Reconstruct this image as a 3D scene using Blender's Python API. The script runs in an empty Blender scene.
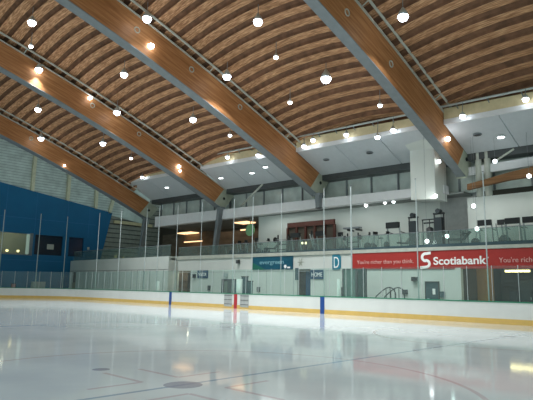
import bpy, bmesh, math, random
from mathutils import Vector, Matrix
random.seed(7)
SC = bpy.context.scene
COL = SC.collection
PI = math.pi

# ------------------------------------------------------------------ camera
FPX = 531.45
YAW, PITCH, ROLL = 0.7730, 0.1614, 0.0161
CAM = Vector((28.185, -12.928, 1.566))
F = Vector((-math.sin(YAW)*math.cos(PITCH), math.cos(YAW)*math.cos(PITCH), math.sin(PITCH)))
R0 = Vector((math.cos(YAW), math.sin(YAW), 0)); U0 = R0.cross(F)
RR = R0*math.cos(ROLL) + U0*math.sin(ROLL)
UU = -R0*math.sin(ROLL) + U0*math.cos(ROLL)
cd = bpy.data.cameras.new('camera'); cam = bpy.data.objects.new('camera', cd); COL.objects.link(cam)
cd.sensor_width = 36; cd.lens = FPX/533*36; cd.clip_end = 400; cd.clip_start = .05
m = Matrix.Identity(4)
for i in range(3):
    m[i][0] = RR[i]; m[i][1] = UU[i]; m[i][2] = -F[i]; m[i][3] = CAM[i]
cam.matrix_world = m
SC.camera = cam

def ray(px, py):
    return F + RR*((px-266.5)/FPX) + UU*((200-py)/FPX)
def atY(px, py, Y):
    d = ray(px, py); return CAM + d*((Y-CAM.y)/d.y)
def atX(px, py, X):
    d = ray(px, py); return CAM + d*((X-CAM.x)/d.x)
def atZ(px, py, Z):
    d = ray(px, py); return CAM + d*((Z-CAM.z)/d.z)

# ------------------------------------------------------------------ materials
def lin(c):
    r = []
    for v in c:
        v /= 255
        r.append(v/12.92 if v <= .04045 else ((v+.055)/1.055)**2.4)
    return (*r, 1)
def newmat(name):
    m = bpy.data.materials.new(name); m.use_nodes = True
    return m, m.node_tree.nodes, m.node_tree.links, m.node_tree.nodes['Principled BSDF']
def mat(name, rgb, rough=.6, metal=0, noise=.06, scale=3, spec=.4):
    m, N, L, b = newmat(name)
    b.inputs['Roughness'].default_value = rough; b.inputs['Metallic'].default_value = metal
    b.inputs['Specular IOR Level'].default_value = spec
    t = N.new('ShaderNodeTexCoord'); n = N.new('ShaderNodeTexNoise'); n.inputs['Scale'].default_value = scale
    n.inputs['Detail'].default_value = 4
    L.new(t.outputs['Object'], n.inputs['Vector'])
    r = N.new('ShaderNodeValToRGB'); c = lin(rgb)
    r.color_ramp.elements[0].position = .3; r.color_ramp.elements[1].position = .7
    r.color_ramp.elements[0].color = tuple(v*(1-noise*2) for v in c[:3])+(1,)
    r.color_ramp.elements[1].color = tuple(min(1, v*(1+noise)) for v in c[:3])+(1,)
    L.new(n.outputs['Fac'], r.inputs['Fac']); L.new(r.outputs['Color'], b.inputs['Base Color'])
    return m
def emit(name, rgb, s):
    m, N, L, b = newmat(name)
    b.inputs['Base Color'].default_value = (.02, .02, .02, 1)
    b.inputs['Emission Color'].default_value = lin(rgb); b.inputs['Emission Strength'].default_value = s
    return m
def glass(name, rgb, alpha, rough=.05):
    """thin clear sheet: mostly see-through, faint tint, real mirror reflection"""
    m, N, L, b = newmat(name)
    out = N['Material Output']; N.remove(b)
    tr = N.new('ShaderNodeBsdfTransparent'); tr.inputs['Color'].default_value = lin(rgb)
    gl = N.new('ShaderNodeBsdfGlossy'); gl.inputs['Roughness'].default_value = rough
    gl.inputs['Color'].default_value = (.9, 1, .97, 1)
    df = N.new('ShaderNodeBsdfDiffuse'); df.inputs['Color'].default_value = lin(rgb)
    fr = N.new('ShaderNodeFresnel')
    ge = N.new('ShaderNodeNewGeometry'); io = N.new('ShaderNodeMapRange')      # same reflection seen from either side of the sheet
    io.inputs['To Min'].default_value = 1.3; io.inputs['To Max'].default_value = 1/1.3
    L.new(ge.outputs['Backfacing'], io.inputs['Value']); L.new(io.outputs[0], fr.inputs['IOR'])
    m1 = N.new('ShaderNodeMixShader'); m1.inputs['Fac'].default_value = alpha
    L.new(tr.outputs[0], m1.inputs[1]); L.new(df.outputs[0], m1.inputs[2])
    m2 = N.new('ShaderNodeMixShader'); L.new(fr.outputs[0], m2.inputs['Fac'])
    L.new(m1.outputs[0], m2.inputs[1]); L.new(gl.outputs[0], m2.inputs[2])
    L.new(m2.outputs[0], out.inputs['Surface'])
    return m
def streak(name, cols, scale, rough=.6, coord='UV', detail=5, bump=0, pos=(.3, .5, .7)):
    m, N, L, b = newmat(name); b.inputs['Roughness'].default_value = rough
    b.inputs['Specular IOR Level'].default_value = .3
    t = N.new('ShaderNodeTexCoord'); mp = N.new('ShaderNodeMapping'); mp.inputs['Scale'].default_value = scale
    n = N.new('ShaderNodeTexNoise'); n.inputs['Scale'].default_value = 1; n.inputs['Detail'].default_value = detail
    L.new(t.outputs[coord], mp.inputs['Vector']); L.new(mp.outputs[0], n.inputs['Vector'])
    r = N.new('ShaderNodeValToRGB')
    r.color_ramp.elements[0].position = pos[0]; r.color_ramp.elements[0].color = lin(cols[0])
    r.color_ramp.elements[1].position = pos[2]; r.color_ramp.elements[1].color = lin(cols[2])
    e = r.color_ramp.elements.new(pos[1]); e.color = lin(cols[1])
    L.new(n.outputs['Fac'], r.inputs['Fac']); L.new(r.outputs['Color'], b.inputs['Base Color'])
    if bump:
        bp = N.new('ShaderNodeBump'); bp.inputs['Strength'].default_value = bump; bp.inputs['Distance'].default_value = .05
        L.new(n.outputs['Fac'], bp.inputs['Height']); L.new(bp.outputs[0], b.inputs['Normal'])
    return m

M = {}
M['white_wall'] = mat('white wall paint', (206, 210, 203), .7, noise=.03, scale=.6)
M['grey_wall'] = mat('grey wall paint', (128, 132, 128), .7, noise=.04, scale=.7)
M['dark_wall'] = mat('dark wall', (76, 68, 58), .7, scale=.5)
M['brown_wall'] = streak('brown timber wall', ((88, 76, 62), (106, 92, 76), (122, 108, 90)), (.5, .5, 2), coord='Object')
M['board_white'] = mat('white board plastic', (218, 219, 213), .35, noise=.02, scale=1.5)
M['kick_yellow'] = mat('yellow kick plate', (218, 180, 100), .4, noise=.04)
M['cap_green'] = mat('green cap rail', (40, 126, 94), .4)
M['blue_mark'] = mat('blue paint', (34, 74, 140), .4)
M['red_mark'] = mat('red paint', (176, 44, 52), .4)
M['gate_grey'] = mat('grey gate plastic', (172, 174, 170), .5)
M['glass'] = glass('clear shield glass', (238, 247, 244), .03)
M['rail_glass'] = glass('green rail glass', (218, 232, 227), .08)
M['clere_glass'] = mat('dark clerestory glass', (208, 218, 210), .18, noise=.12, scale=.9, spec=.8)
M['steel_pale'] = mat('pale painted steel', (186, 188, 176), .45)
M['steel_grey'] = mat('grey painted steel', (126, 132, 134), .45, noise=.05)
M['steel_dark'] = mat('dark steel', (70, 74, 74), .45)
M['alu'] = mat('aluminium post', (190, 198, 196), .35, .3)
M['cream'] = mat('cream painted timber', (222, 216, 186), .55)
M['plate'] = mat('olive grey end plate', (182, 186, 166), .55)
M['blue_wall'] = mat('blue wall cladding', (8, 102, 146), .5, noise=.05, scale=.5)
M['blue_seam'] = mat('blue seam', (44, 116, 172), .5)
M['soffit'] = mat('pale soffit panel', (196, 200, 202), .6, noise=.02)
M['fascia'] = mat('cream timber fascia', (212, 196, 156), .6, noise=.05)
M['band'] = mat('white band', (222, 222, 222), .6, noise=.02)
M['red_banner'] = mat('red banner vinyl', (170, 50, 44), .5, noise=.03)
M['white_print'] = mat('white print', (250, 248, 244), .5, noise=.01)
M['faint_print'] = mat('soft print', (222, 176, 168), .5, noise=.01)
M['teal_banner'] = mat('teal banner vinyl', (22, 84, 104), .5, noise=.15, scale=1.2)
M['pale_print'] = mat('pale blue print', (130, 176, 186), .5, noise=.02)
M['sign_blue'] = mat('dark blue sign', (16, 66, 98), .5, noise=.04)
M['dark'] = mat('black rubber', (30, 34, 34), .5)
M['machine'] = mat('charcoal machine', (44, 50, 52), .45)
M['machine_pale'] = mat('silver machine', (158, 164, 162), .4, .3)
M['door_teal'] = mat('dark slate door', (58, 80, 86), .5)
M['red_brown'] = mat('red brown panel', (78, 42, 32), .6, scale=1)
M['green_sign'] = mat('pale green sign', (126, 176, 128), .5)
M['concrete'] = mat('concrete', (120, 122, 118), .8, scale=.8)
M['siding'] = mat('grey metal siding', (156, 156, 144), .5, noise=.08)
M['warm_wood'] = mat('warm timber column', (186, 142, 86), .5)
M['pink'] = mat('pinkish cloth', (190, 130, 130), .8)
M['glulam'] = streak('glulam timber', ((146, 96, 58), (172, 118, 74), (190, 138, 92)), (.5, 9, 1), .5)
M['shaded_glulam'] = streak('shaded glulam timber', ((110, 78, 48), (132, 94, 60), (150, 110, 74)), (.5, 3, 9), .6, coord='Object')  # darker copy of the glulam, with its shade put into the colour
M['roof'] = streak('rough sawn roof strands', ((138, 98, 68), (184, 136, 98), (224, 180, 138)), (1.4, 12, 12), .75, coord='Object', bump=.35, pos=(.32, .5, .68))
M['roof_gap'] = mat('dark roof gap and fold shade', (120, 86, 64), .9, noise=.2, scale=2)  # dark gaps between troughs; shade of the folds is also put into it
M['lamp_glow'] = emit('lamp glow', (236, 246, 255), 14)
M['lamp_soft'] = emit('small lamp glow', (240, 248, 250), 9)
M['lamp_warm'] = emit('warm ceiling light', (255, 206, 150), 2.2)
M['tube'] = emit('warm tube light', (255, 226, 160), 9)
M['halo'] = emit('window lamp', (255, 236, 180), 4)

# ------------------------------------------------------------------ builders
def obj(name, bm, m, parent=None, smooth=False):
    me = bpy.data.meshes.new(name)
    bmesh.ops.recalc_face_normals(bm, faces=bm.faces)
    bm.to_mesh(me); bm.free()
    for x in (m if isinstance(m, (list, tuple)) else [m]): me.materials.append(x)
    if smooth:
        for p in me.polygons: p.use_smooth = True
    o = bpy.data.objects.new(name, me); COL.objects.link(o)
    if parent: o.parent = parent
    return o
def empty(name, loc, label, cat, group=None, rz=0):
    o = bpy.data.objects.new(name, None); COL.objects.link(o); o.empty_display_size = .2
    o.location = loc; o.rotation_euler = (0, 0, rz)
    tag(o, label, cat, group); return o
def tag(o, label, cat, group=None, kind='thing'):
    o['label'] = label; o['category'] = cat; o['kind'] = kind
    if group: o['group'] = group
    return o
def struct(o): o['kind'] = 'structure'; return o
def box(bm, x0, x1, y0, y1, z0, z1, mi=0):
    vs = [bm.verts.new((x, y, z)) for x in (x0, x1) for y in (y0, y1) for z in (z0, z1)]
    for f in ((0, 1, 3, 2), (4, 6, 7, 5), (0, 4, 5, 1), (2, 3, 7, 6), (0, 2, 6, 4), (1, 5, 7, 3)):
        fc = bm.faces.new([vs[i] for i in f]); fc.material_index = mi
    return bm
def B(*a): return box(bmesh.new(), *a)
def hexa(bm, pts, mi=0):
    """8 points: bottom quad then top quad, same order"""
    v = [bm.verts.new(p) for p in pts]
    for f in ((3, 2, 1, 0), (4, 5, 6, 7), (0, 1, 5, 4), (1, 2, 6, 5), (2, 3, 7, 6), (3, 0, 4, 7)):
        fc = bm.faces.new([v[i] for i in f]); fc.material_index = mi
    return bm
def prism_y(bm, poly, y0, y1, mi=0):
    a = [bm.verts.new((x, y0, z)) for x, z in poly]; b = [bm.verts.new((x, y1, z)) for x, z in poly]
    n = len(poly); bm.faces.new(a).material_index = mi; bm.faces.new(b[::-1]).material_index = mi
    for i in range(n): bm.faces.new((a[i], b[i], b[(i+1) % n], a[(i+1) % n])).material_index = mi
    return bm
def prism_x(bm, poly, x0, x1, mi=0):
    a = [bm.verts.new((x0, y, z)) for y, z in poly]; b = [bm.verts.new((x1, y, z)) for y, z in poly]
    n = len(poly); bm.faces.new(a).material_index = mi; bm.faces.new(b[::-1]).material_index = mi
    for i in range(n): bm.faces.new((a[i], b[i], b[(i+1) % n], a[(i+1) % n])).material_index = mi
    return bm
def tube(bm, p, q, r, r2=None, n=10, mi=0):
    p, q = Vector(p), Vector(q); d = q-p; r2 = r if r2 is None else r2
    a = d.orthogonal().normalized(); b = d.normalized().cross(a)
    A = [bm.verts.new(p+(a*math.cos(t)+b*math.sin(t))*r) for t in [2*PI*i/n for i in range(n)]]
    C = [bm.verts.new(q+(a*math.cos(t)+b*math.sin(t))*r2) for t in [2*PI*i/n for i in range(n)]]
    for i in range(n): bm.faces.new((A[i], A[(i+1) % n], C[(i+1) % n], C[i])).material_index = mi
    bm.faces.new(A[::-1]).material_index = mi; bm.faces.new(C).material_index = mi
    return bm
def lathe(bm, prof, c=(0, 0, 0), n=16, mi=0):
    rows = []
    for r, z in prof:
        rows.append([bm.verts.new((c[0]+r*math.cos(2*PI*i/n), c[1]+r*math.sin(2*PI*i/n), c[2]+z)) for i in range(n)])
    for a, b in zip(rows, rows[1:]):
        for i in range(n): bm.faces.new((a[i], a[(i+1) % n], b[(i+1) % n], b[i])).material_index = mi
    bm.faces.new(rows[0]).material_index = mi; bm.faces.new(rows[-1][::-1]).material_index = mi
    return bm
def ring(bm, R, r, n=20, k=8):
    rows = []
    for i in range(n):
        a = 2*PI*i/n
        rows.append([bm.verts.new(((R+r*math.cos(2*PI*j/k))*math.cos(a), (R+r*math.cos(2*PI*j/k))*math.sin(a), r*math.sin(2*PI*j/k))) for j in range(k)])
    for i in range(n):
        for j in range(k):
            bm.faces.new((rows[i][j], rows[(i+1) % n][j], rows[(i+1) % n][(j+1) % k], rows[i][(j+1) % k]))
    return bm
def copy_tree(o, parent=None):
    c = o.copy(); COL.objects.link(c)
    if parent: c.parent = parent
    for ch in list(o.children): copy_tree(ch, c)
    return c
def text(name, s, x0, x1, zc, y, h, m, parent, bold=0.0):
    """lettering on a wall facing -Y, fitted between x0 and x1, cap height h, centred on zc"""
    cu = bpy.data.curves.new(name, 'FONT'); cu.body = s; cu.size = 1; cu.extrude = .012; cu.offset = bold
    cu.align_x = 'LEFT'; cu.align_y = 'BOTTOM_BASELINE'
    o = bpy.data.objects.new(name, cu); COL.objects.link(o)
    bpy.context.view_layer.update()
    dg = bpy.context.evaluated_depsgraph_get(); me = bpy.data.meshes.new_from_object(o.evaluated_get(dg))
    bpy.data.objects.remove(o); bpy.data.curves.remove(cu)
    xs = [v.co.x for v in me.vertices]; w = max(xs)-min(xs); mx = min(xs)
    sx = (x1-x0)/w; sy = h/.70
    for v in me.vertices:
        x, yy, z = v.co
        v.co = (x0+(x-mx)*sx, y-z, zc-h/2+yy*sy)
    me.materials.clear(); me.materials.append(m)
    o = bpy.data.objects.new(name, me); COL.objects.link(o); o.parent = parent
    return o

# ------------------------------------------------------------------ ice with its painted lines (pattern inside the material)
def ice_material():
    m, N, L, b = newmat('painted ice')
    t = N.new('ShaderNodeTexCoord'); s = N.new('ShaderNodeSeparateXYZ'); L.new(t.outputs['Object'], s.inputs[0])
    X, Y = s.outputs['X'], s.outputs['Y']
    def mth(op, a, b_=None):
        n = N.new('ShaderNodeMath'); n.operation = op
        for i, v in enumerate((a, b_)):
            if v is None: continue
            if isinstance(v, (int, float)): n.inputs[i].default_value = v
            else: L.new(v, n.inputs[i])
        return n.outputs[0]
    def band(v, c, hw):
        return mth('LESS_THAN', mth('ABSOLUTE', mth('SUBTRACT', v, c)), hw)
    def boxm(x0, x1, y0, y1):
        return mth('MULTIPLY', band(X, (x0+x1)/2, abs(x1-x0)/2), band(Y, (y0+y1)/2, abs(y1-y0)/2))
    def dist(cx, cy):
        dx = mth('SUBTRACT', X, cx); dy = mth('SUBTRACT', Y, cy)
        return mth('SQRT', mth('ADD', mth('MULTIPLY', dx, dx), mth('MULTIPLY', dy, dy)))
    def mx(l):
        o = l[0]
        for q in l[1:]: o = mth('MAXIMUM', o, q)
        return o
    red, blue, dots = [], [], []
    for cx, cy in ((21.1, -7.5), (21.1, 6.4), (-21.1, -7), (-21.1, 7)):
        d = dist(cx, cy)
        red.append(band(d, 4.57, .045)); dots.append(mth('LESS_THAN', d, .31))
    cx, cy = 21.1, -7.5
    for sx in (-1, 1):
        for sy in (-1, 1):
            ax, ay = cx+sx*.62, cy+sy*.36
            red.append(boxm(ax, ax+sx*1.22, ay-.045, ay+.045)); red.append(boxm(ax-.045, ax+.045, ay, ay+sy*.95))
    dots.append(mth('LESS_THAN', dist(18.87, -7.7), .16))
    dots.append(mth('LESS_THAN', dist(21.2, 6.2), .2))
    for sx in (-1, 1):
        for sy in (-1, 1): dots.append(mth('LESS_THAN', dist(sx*6.1, sy*6.7), .3))
    red.append(band(X, 0, .15)); red.append(band(dist(0, 0), 4.57, .04))
    red.append(band(X, -27.1, .04))
    blue.append(band(X, 7.77, .13)); blue.append(band(X, -7.77, .13)); blue.append(band(X, 21.1, .045))
    mR, mB, mD = mx(red), mx(blue), mx(dots)
    n = N.new('ShaderNodeTexNoise'); n.inputs['Scale'].default_value = .35; n.inputs['Detail'].default_value = 6
    L.new(t.outputs['Object'], n.inputs['Vector'])
    r = N.new('ShaderNodeValToRGB'); L.new(n.outputs['Fac'], r.inputs['Fac'])
    r.color_ramp.elements[0].position = .35; r.color_ramp.elements[0].color = lin((184, 192, 193))
    r.color_ramp.elements[1].position = .65; r.color_ramp.elements[1].color = lin((200, 207, 206))
    col = r.outputs['Color']
    for k, c, f in ((mB, (100, 126, 152), .6), (mR, (166, 126, 130), .42), (mD, (128, 128, 142), .75)):
        mix = N.new('ShaderNodeMix'); mix.data_type = 'RGBA'
        L.new(mth('MULTIPLY', k, f), mix.inputs['Factor']); L.new(col, mix.inputs[6]); mix.inputs[7].default_value = lin(c)
        col = mix.outputs[2]
    L.new(col, b.inputs['Base Color'])
    b.inputs['IOR'].default_value = 1.31; b.inputs['Specular IOR Level'].default_value = .5
    n2 = N.new('ShaderNodeTexNoise'); n2.inputs['Scale'].default_value = .9; n2.inputs['Detail'].default_value = 5
    L.new(t.outputs['Object'], n2.inputs['Vector'])
    rr = N.new('ShaderNodeMapRange'); rr.inputs['To Min'].default_value = .03; rr.inputs['To Max'].default_value = .10
    L.new(n2.outputs['Fac'], rr.inputs['Value']); L.new(rr.outputs[0], b.inputs['Roughness'])
    bp = N.new('ShaderNodeBump'); bp.inputs['Strength'].default_value = .03; bp.inputs['Distance'].default_value = .02
    n3 = N.new('ShaderNodeTexNoise'); n3.inputs['Scale'].default_value = 2.5; n3.inputs['Detail'].default_value = 3
    L.new(t.outputs['Object'], n3.inputs['Vector'])
    L.new(n3.outputs['Fac'], bp.inputs['Height']); L.new(bp.outputs[0], b.inputs['Normal'])
    return m
def rink_outline(off=0, n=14):
    """rounded rink outline, counter-clockwise, starting at the near right corner"""
    P = []
    hx, hy, r = 30.5+off, 13+off, 8.5+off
    for cx, cy, a0 in ((22, 4.5, 0), (-22, 4.5, 90), (-22, -4.5, 180), (22, -4.5, 270)):
        for i in range(n+1):
            a = math.radians(a0+90*i/n); P.append((cx+r*math.cos(a), cy+r*math.sin(a)))
    return P
bm = bmesh.new()
bt = [bm.verts.new((x, y, 0)) for x, y in rink_outline(.05)]; lo = [bm.verts.new((x, y, -.05)) for x, y in rink_outline(.05)]
bm.faces.new(bt); bm.faces.new(lo[::-1])
for i in range(len(bt)): bm.faces.new((bt[i], lo[i], lo[(i+1) % len(bt)], bt[(i+1) % len(bt)]))
struct(obj('floor', bm, ice_material()))
struct(obj('floor_concrete', B(-40, 34, -20, 31, -.25, -.05), M['concrete']))

# ------------------------------------------------------------------ dasher boards along the far side, round the far corner and along the far end
PATH = []                                        # (x, y) along the inner face: from right, along the far side, corner, far end
x = 26.0
CELL = 1.22
for i in range(15): PATH.append((22-0.0+ (14-i)*CELL*.0, 13)) if False else None
def path_at(s):
    """s = metres from (24,13) going left along the far side, round the corner and down the far end"""
    if s < 46: return Vector((24-s, 13, 0)), Vector((0, -1, 0))
    s2 = s-46; arc = 8.5*PI/2
    if s2 < arc:
        a = PI/2 + s2/8.5
        return Vector((-22+8.5*math.cos(a), 4.5+8.5*math.sin(a), 0)), Vector((-math.cos(a), -math.sin(a), 0))
    return Vector((-30.5, 4.5-(s2-arc), 0)), Vector((1, 0, 0))
def sweep(bm, s0, s1, d0, d1, z0, z1, step=1.22):
    """strip following the path; d = distance outward from the inner face"""
    n = max(1, round((s1-s0)/step)); rows = []
    for i in range(n+1):
        p, nr = path_at(s0+(s1-s0)*i/n)
        rows.append([bm.verts.new(p-nr*d+Vector((0, 0, z))) for d, z in ((d0, z0), (d1, z0), (d1, z1), (d0, z1))])
    for a, b in zip(rows, rows[1:]):
        for j in range(4): bm.faces.new((a[j], a[(j+1) % 4], b[(j+1) % 4], b[j]))
    bm.faces.new(rows[0][::-1]); bm.faces.new(rows[-1])
    return bm
SEND = 71.0
db = empty('dasher_boards', (-3, 13, 0), 'white dasher boards with yellow kick plate and green cap around the ice', 'rink boards')
def child(name, bm, m, parent, label=None, smooth=False):
    o = obj(name, bm, m, parent, smooth); o.matrix_parent_inverse = Matrix.Translation(-parent.location)
    if label: o['label'] = label
    return o
child('board_facing', sweep(bmesh.new(), 0, SEND, 0, .1, .25, 1.0), M['board_white'], db)
child('kick_plate', sweep(bmesh.new(), 0, SEND, -.015, .1, 0, .25), M['kick_yellow'], db, 'yellow kick plate')
child('cap_rail', sweep(bmesh.new(), 0, SEND, -.02, .2, 1.0, 1.055), M['cap_green'], db, 'green cap rail')
for X, mm, c in ((-7.77, 'blue_mark', 'blue'), (0, 'red_mark', 'red'), (7.77, 'blue_mark', 'blue')):
    child('line_marker', B(X-.16, X+.16, 12.975, 13, .0, 1.0), M[mm], db, c+' line marker strip on the boards')
for X in (-.78, .92):
    g = child('board_gate', B(X-.42, X+.42, 12.97, 13, .12, .97), M['gate_grey'], db, 'grey gate in the boards')
    bm = bmesh.new()
    for zz in (.3, .6, .9): box(bm, X-.4, X+.4, 12.955, 12.97, zz-.015, zz+.015)
    o = obj('gate_rail', bm, M['steel_dark'], g)
p, nr = path_at(57.0)
bm = bmesh.new()
for ds in (56.95,): sweep(bm, ds, ds+.1, -.012, 0, .0, 1.0, .1)
child('board_seam', bm, M['steel_dark'], db, 'dark vertical joint in the boards')
for s in [2.44*i+1.2 for i in range(1, 28)]:
    pass

# shield glass: panes between slim posts, 1.22 m apart
sg = empty('shield_glass', (-3, 13.08, 1.055), 'clear safety glass standing on the rink boards', 'safety glass')
ZG = 2.74
S0 = 24-(7.77+.46)                                       # phase of the posts
ss = [S0 - CELL*k for k in range(14) if S0-CELL*k > 0][::-1] + [S0+CELL*k for k in range(1, 46) if S0+CELL*k < SEND-.2]
for i, s in enumerate(ss):
    p, nr = path_at(s); q = p-nr*.1
    bm = tube(bmesh.new(), (q.x, q.y, 1.055), (q.x, q.y, ZG), .018, n=6)
    child('post', bm, M['alu'], sg)
    if i+1 < len(ss):
        child('pane', sweep(bmesh.new(), s+.03, ss[i+1]-.03, .094, .106, 1.06, ZG-.02, 1.2), M['glass'], sg)

# tall slim netting poles rising behind the glass
def pole(px, w, lab):
    p = atY(px, 258, 13.35)
    zt = 7.95-.03*p.x
    o = empty('netting_pole', (p.x, 13.35, 0), lab, 'pole', 'tall netting poles behind the far glass')
    obj('shaft', tube(bmesh.new(), (0, 0, 0), (0, 0, zt), w, w*.8, 10), M['alu'], o)
    obj('base_plate', B(-.12, .12, -.12, .12, -.05, .03), M['steel_dark'], o)
    obj('top_cap', tube(bmesh.new(), (0, 0, zt), (0, 0, zt+.04), w*1.3, n=10), M['steel_grey'], o)
PL = [(97, .035, 'slim netting pole third from the far left corner, before the blue wall'),
      (119, .04, 'slim netting pole just right of the blue end wall'),
      (145, .04, 'slim netting pole below the farthest arch end, left of its close neighbour'),
      (157.5, .04, 'slim netting pole at the left end of the white upper band'),
      (176, .022, 'thin netting pole at the left edge of the visitor doorway'),
      (200.5, .022, 'thin netting pole over the left edge of the VISITOR sign'),
      (233, .035, 'slim netting pole just left of the red line marker'),
      (252, .03, 'slim netting pole at the left edge of the teal banner'),
      (281, .022, 'thin netting pole in front of the teal banner'),
      (324, .03, 'slim netting pole beside the right edge of the HOME sign'),
      (351.5, .055, 'brightest tall netting pole, at the left end of the red banner'),
      (417.7, .035, 'slim netting pole before the red banner, left of the white S emblem'),
      (487, .035, 'slim netting pole before the red banner, at the end of the bank name')]
for a in PL: pole(*a)
for Yp, lab in ((7.9, 'slim netting pole behind the far end boards, leftmost in view'),
                (11.8, 'slim netting pole between the pale and the dark blue-wall windows'),
                (14.9, 'slim netting pole at the left end of the white far wall')):
    o = empty('netting_pole', (-31.2, Yp, 0), lab, 'pole', 'tall netting poles behind the far glass')
    obj('shaft', tube(bmesh.new(), (0, 0, 0), (0, 0, 9.2), .05, .04, 10), M['alu'], o)
    obj('base_plate', B(-.12, .12, -.12, .12, -.05, .03), M['steel_dark'], o)
    obj('top_cap', tube(bmesh.new(), (0, 0, 9.2), (0, 0, 9.25), .06, n=10), M['steel_grey'], o)

# ------------------------------------------------------------------ far walls
YW = 18.0
bm = bmesh.new()
# left wall at Y=17 with small door opening near the blue wall
box(bm, -34, -33.3, 17, 17.2, 0, 4.27); box(bm, -32.4, -13.85, 17, 17.2, 0, 4.27); box(bm, -33.3, -32.4, 17, 17.2, 2.9, 4.27)
box(bm, -14.05, -13.85, 17.2, 18.0, 0, 4.27)
struct(obj('wall_far_left', bm, M['white_wall']))
bm = bmesh.new()
def wall(x0, x1, z0, z1): box(bm, x0, x1, YW, YW+.2, z0, z1)
wall(-13.85, -13.75, 0, 2.9); wall(-11.7, 1.4, 0, 2.9); wall(2.72, 14.3, 0, 2.9)
wall(-13.85, 26, 2.9, 3.95)
struct(obj('wall_far', bm, M['white_wall']))
# rooms behind the openings
bm = bmesh.new()
box(bm, -14.2, -11.2, 20, 20.2, 0, 3.5); box(bm, -14.2, -14.05, 18.2, 20, 0, 3.5); box(bm, -11.3, -11.2, 18.2, 20, 0, 3.5)
struct(obj('wall_visitor_room', bm, M['brown_wall']))
bm = bmesh.new()
box(bm, 1, 4.4, 20.2, 20.4, 0, 3.5); box(bm, 1, 1.2, 18.2, 20.2, 0, 3.5); box(bm, 4.2, 4.4, 18.2, 20.2, 0, 3.5)
struct(obj('wall_home_room', bm, M['brown_wall']))
bm = bmesh.new()
box(bm, 14.1, 28, 24, 24.2, 0, 3.9); box(bm, 14.1, 14.3, 18.2, 24, 0, 3.9); box(bm, 27.8, 28, 18.2, 24, 0, 3.9)
struct(obj('wall_lobby', bm, M['dark_wall']))
# slab of the upper floor with its pale edge
struct(obj('floor_upper', prism_x(bmesh.new(), [(18, 3.95), (30, 3.95), (30, 4.1), (18, 4.1)], -13.85, 28), M['concrete']))
struct(obj('floor_upper_left', prism_x(bmesh.new(), [(17.2, 3.95), (30, 3.95), (30, 4.1), (17.2, 4.1)], -34, -13.85), M['concrete']))
struct(obj('trim_slab_edge', hexa(bmesh.new(), [(-13.9, 17.9, 3.97), (28, 17.9, 3.9), (28, 18, 3.9), (-13.9, 18, 3.97),
                                                (-13.9, 17.9, 4.3), (28, 17.9, 4.05), (28, 18, 4.05), (-13.9, 18, 4.3)]), M['steel_pale']))
# glass rail of the upper floor
gr = empty('glass_railing', (5, 18.1, 4.1), 'green tinted glass railing along the upper gym floor above the banners', 'railing')
for k in range(27):
    x0 = -13.8+k*1.5
    child('rail_pane', B(x0, x0+1.46, 18.08, 18.10, 4.12, 5.12), M['rail_glass'], gr)
bm = bmesh.new(); box(bm, -13.8, 26.7, 18.06, 18.12, 5.12, 5.16); child('hand_rail', bm, M['steel_grey'], gr)
bm = bmesh.new(); box(bm, -13.8, 26.7, 18.05, 18.14, 4.1, 4.32); child('base_shoe', bm, M['door_teal'], gr, 'dark base channel')
gl = empty('glass_railing', (-24, 17.3, 4.1), 'dull glass railing above the plain white wall beside the blue end', 'railing')
for k in range(12):
    x0 = -33.9+k*1.66
    child('rail_pane', B(x0, x0+1.62, 17.28, 17.30, 4.12, 5.35), M['rail_glass'], gl)
child('hand_rail', B(-33.9, -14, 17.26, 17.32, 5.35, 5.4), M['steel_grey'], gl)

# ------------------------------------------------------------------ left end: blue wall, clerestory, siding
bm = bmesh.new()
def bluepoly(y0, y1, z0, z1=None):
    t = lambda y: 12.66-.14*(y-8.07)
    prism_x(bm, [(y0, z0), (y1, z0), (y1, t(y1) if z1 is None else z1), (y0, t(y0) if z1 is None else z1)], -34.3, -34)
bluepoly(-16, 8.6, 0); bluepoly(8.6, 18.5, 7.12); bluepoly(8.6, 12.25, 0, 4.78); bluepoly(12.25, 12.5, 0, 7.12)
bluepoly(12.5, 18.5, 0, 4.8); bluepoly(15.85, 16.6, 4.8, 7.12)
prism_x(bm, [(18.5, 0), (19, 0), (20.9, 4.6), (22.15, 10.69), (18.5, 11.2)], -34.3, -34)
struct(obj('wall_left', bm, M['blue_wall']))
bm = bmesh.new()
for y in (9.0, 12.36, 16.2, 19.0): box(bm, -34, -33.985, y-.02, y+.02, 7.2, 12.6-.14*(y-8)-.1)
for z in (4.1, 8.9): box(bm, -34, -33.985, -16, 20, z-.025, z+.025)
struct(obj('trim_blue_joints', bm, M['blue_seam']))
w = struct(obj('window_1', B(-34.25, -34.2, 8.6, 12.25, 4.78, 7.12), glass('pale window glass', (226, 230, 220), .12)))
bm = bmesh.new(); box(bm, -34.05, -33.95, 8.55, 8.65, 4.7, 7.2); box(bm, -34.05, -33.95, 11.9, 12.25, 4.7, 7.2)
box(bm, -34.05, -33.95, 8.5, 12.25, 4.66, 4.78); obj('window_frame', bm, M['steel_grey'], w)
struct(obj('window_2', B(-34.25, -34.2, 12.5, 15.85, 4.8, 7.12), mat('dark window glass', (16, 40, 56), .2, spec=.6)))
struct(obj('window_3', B(-34.25, -34.2, 16.6, 18.5, 4.8, 7.12), mat('dark blue window glass', (18, 50, 78), .2, spec=.6)))
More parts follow.
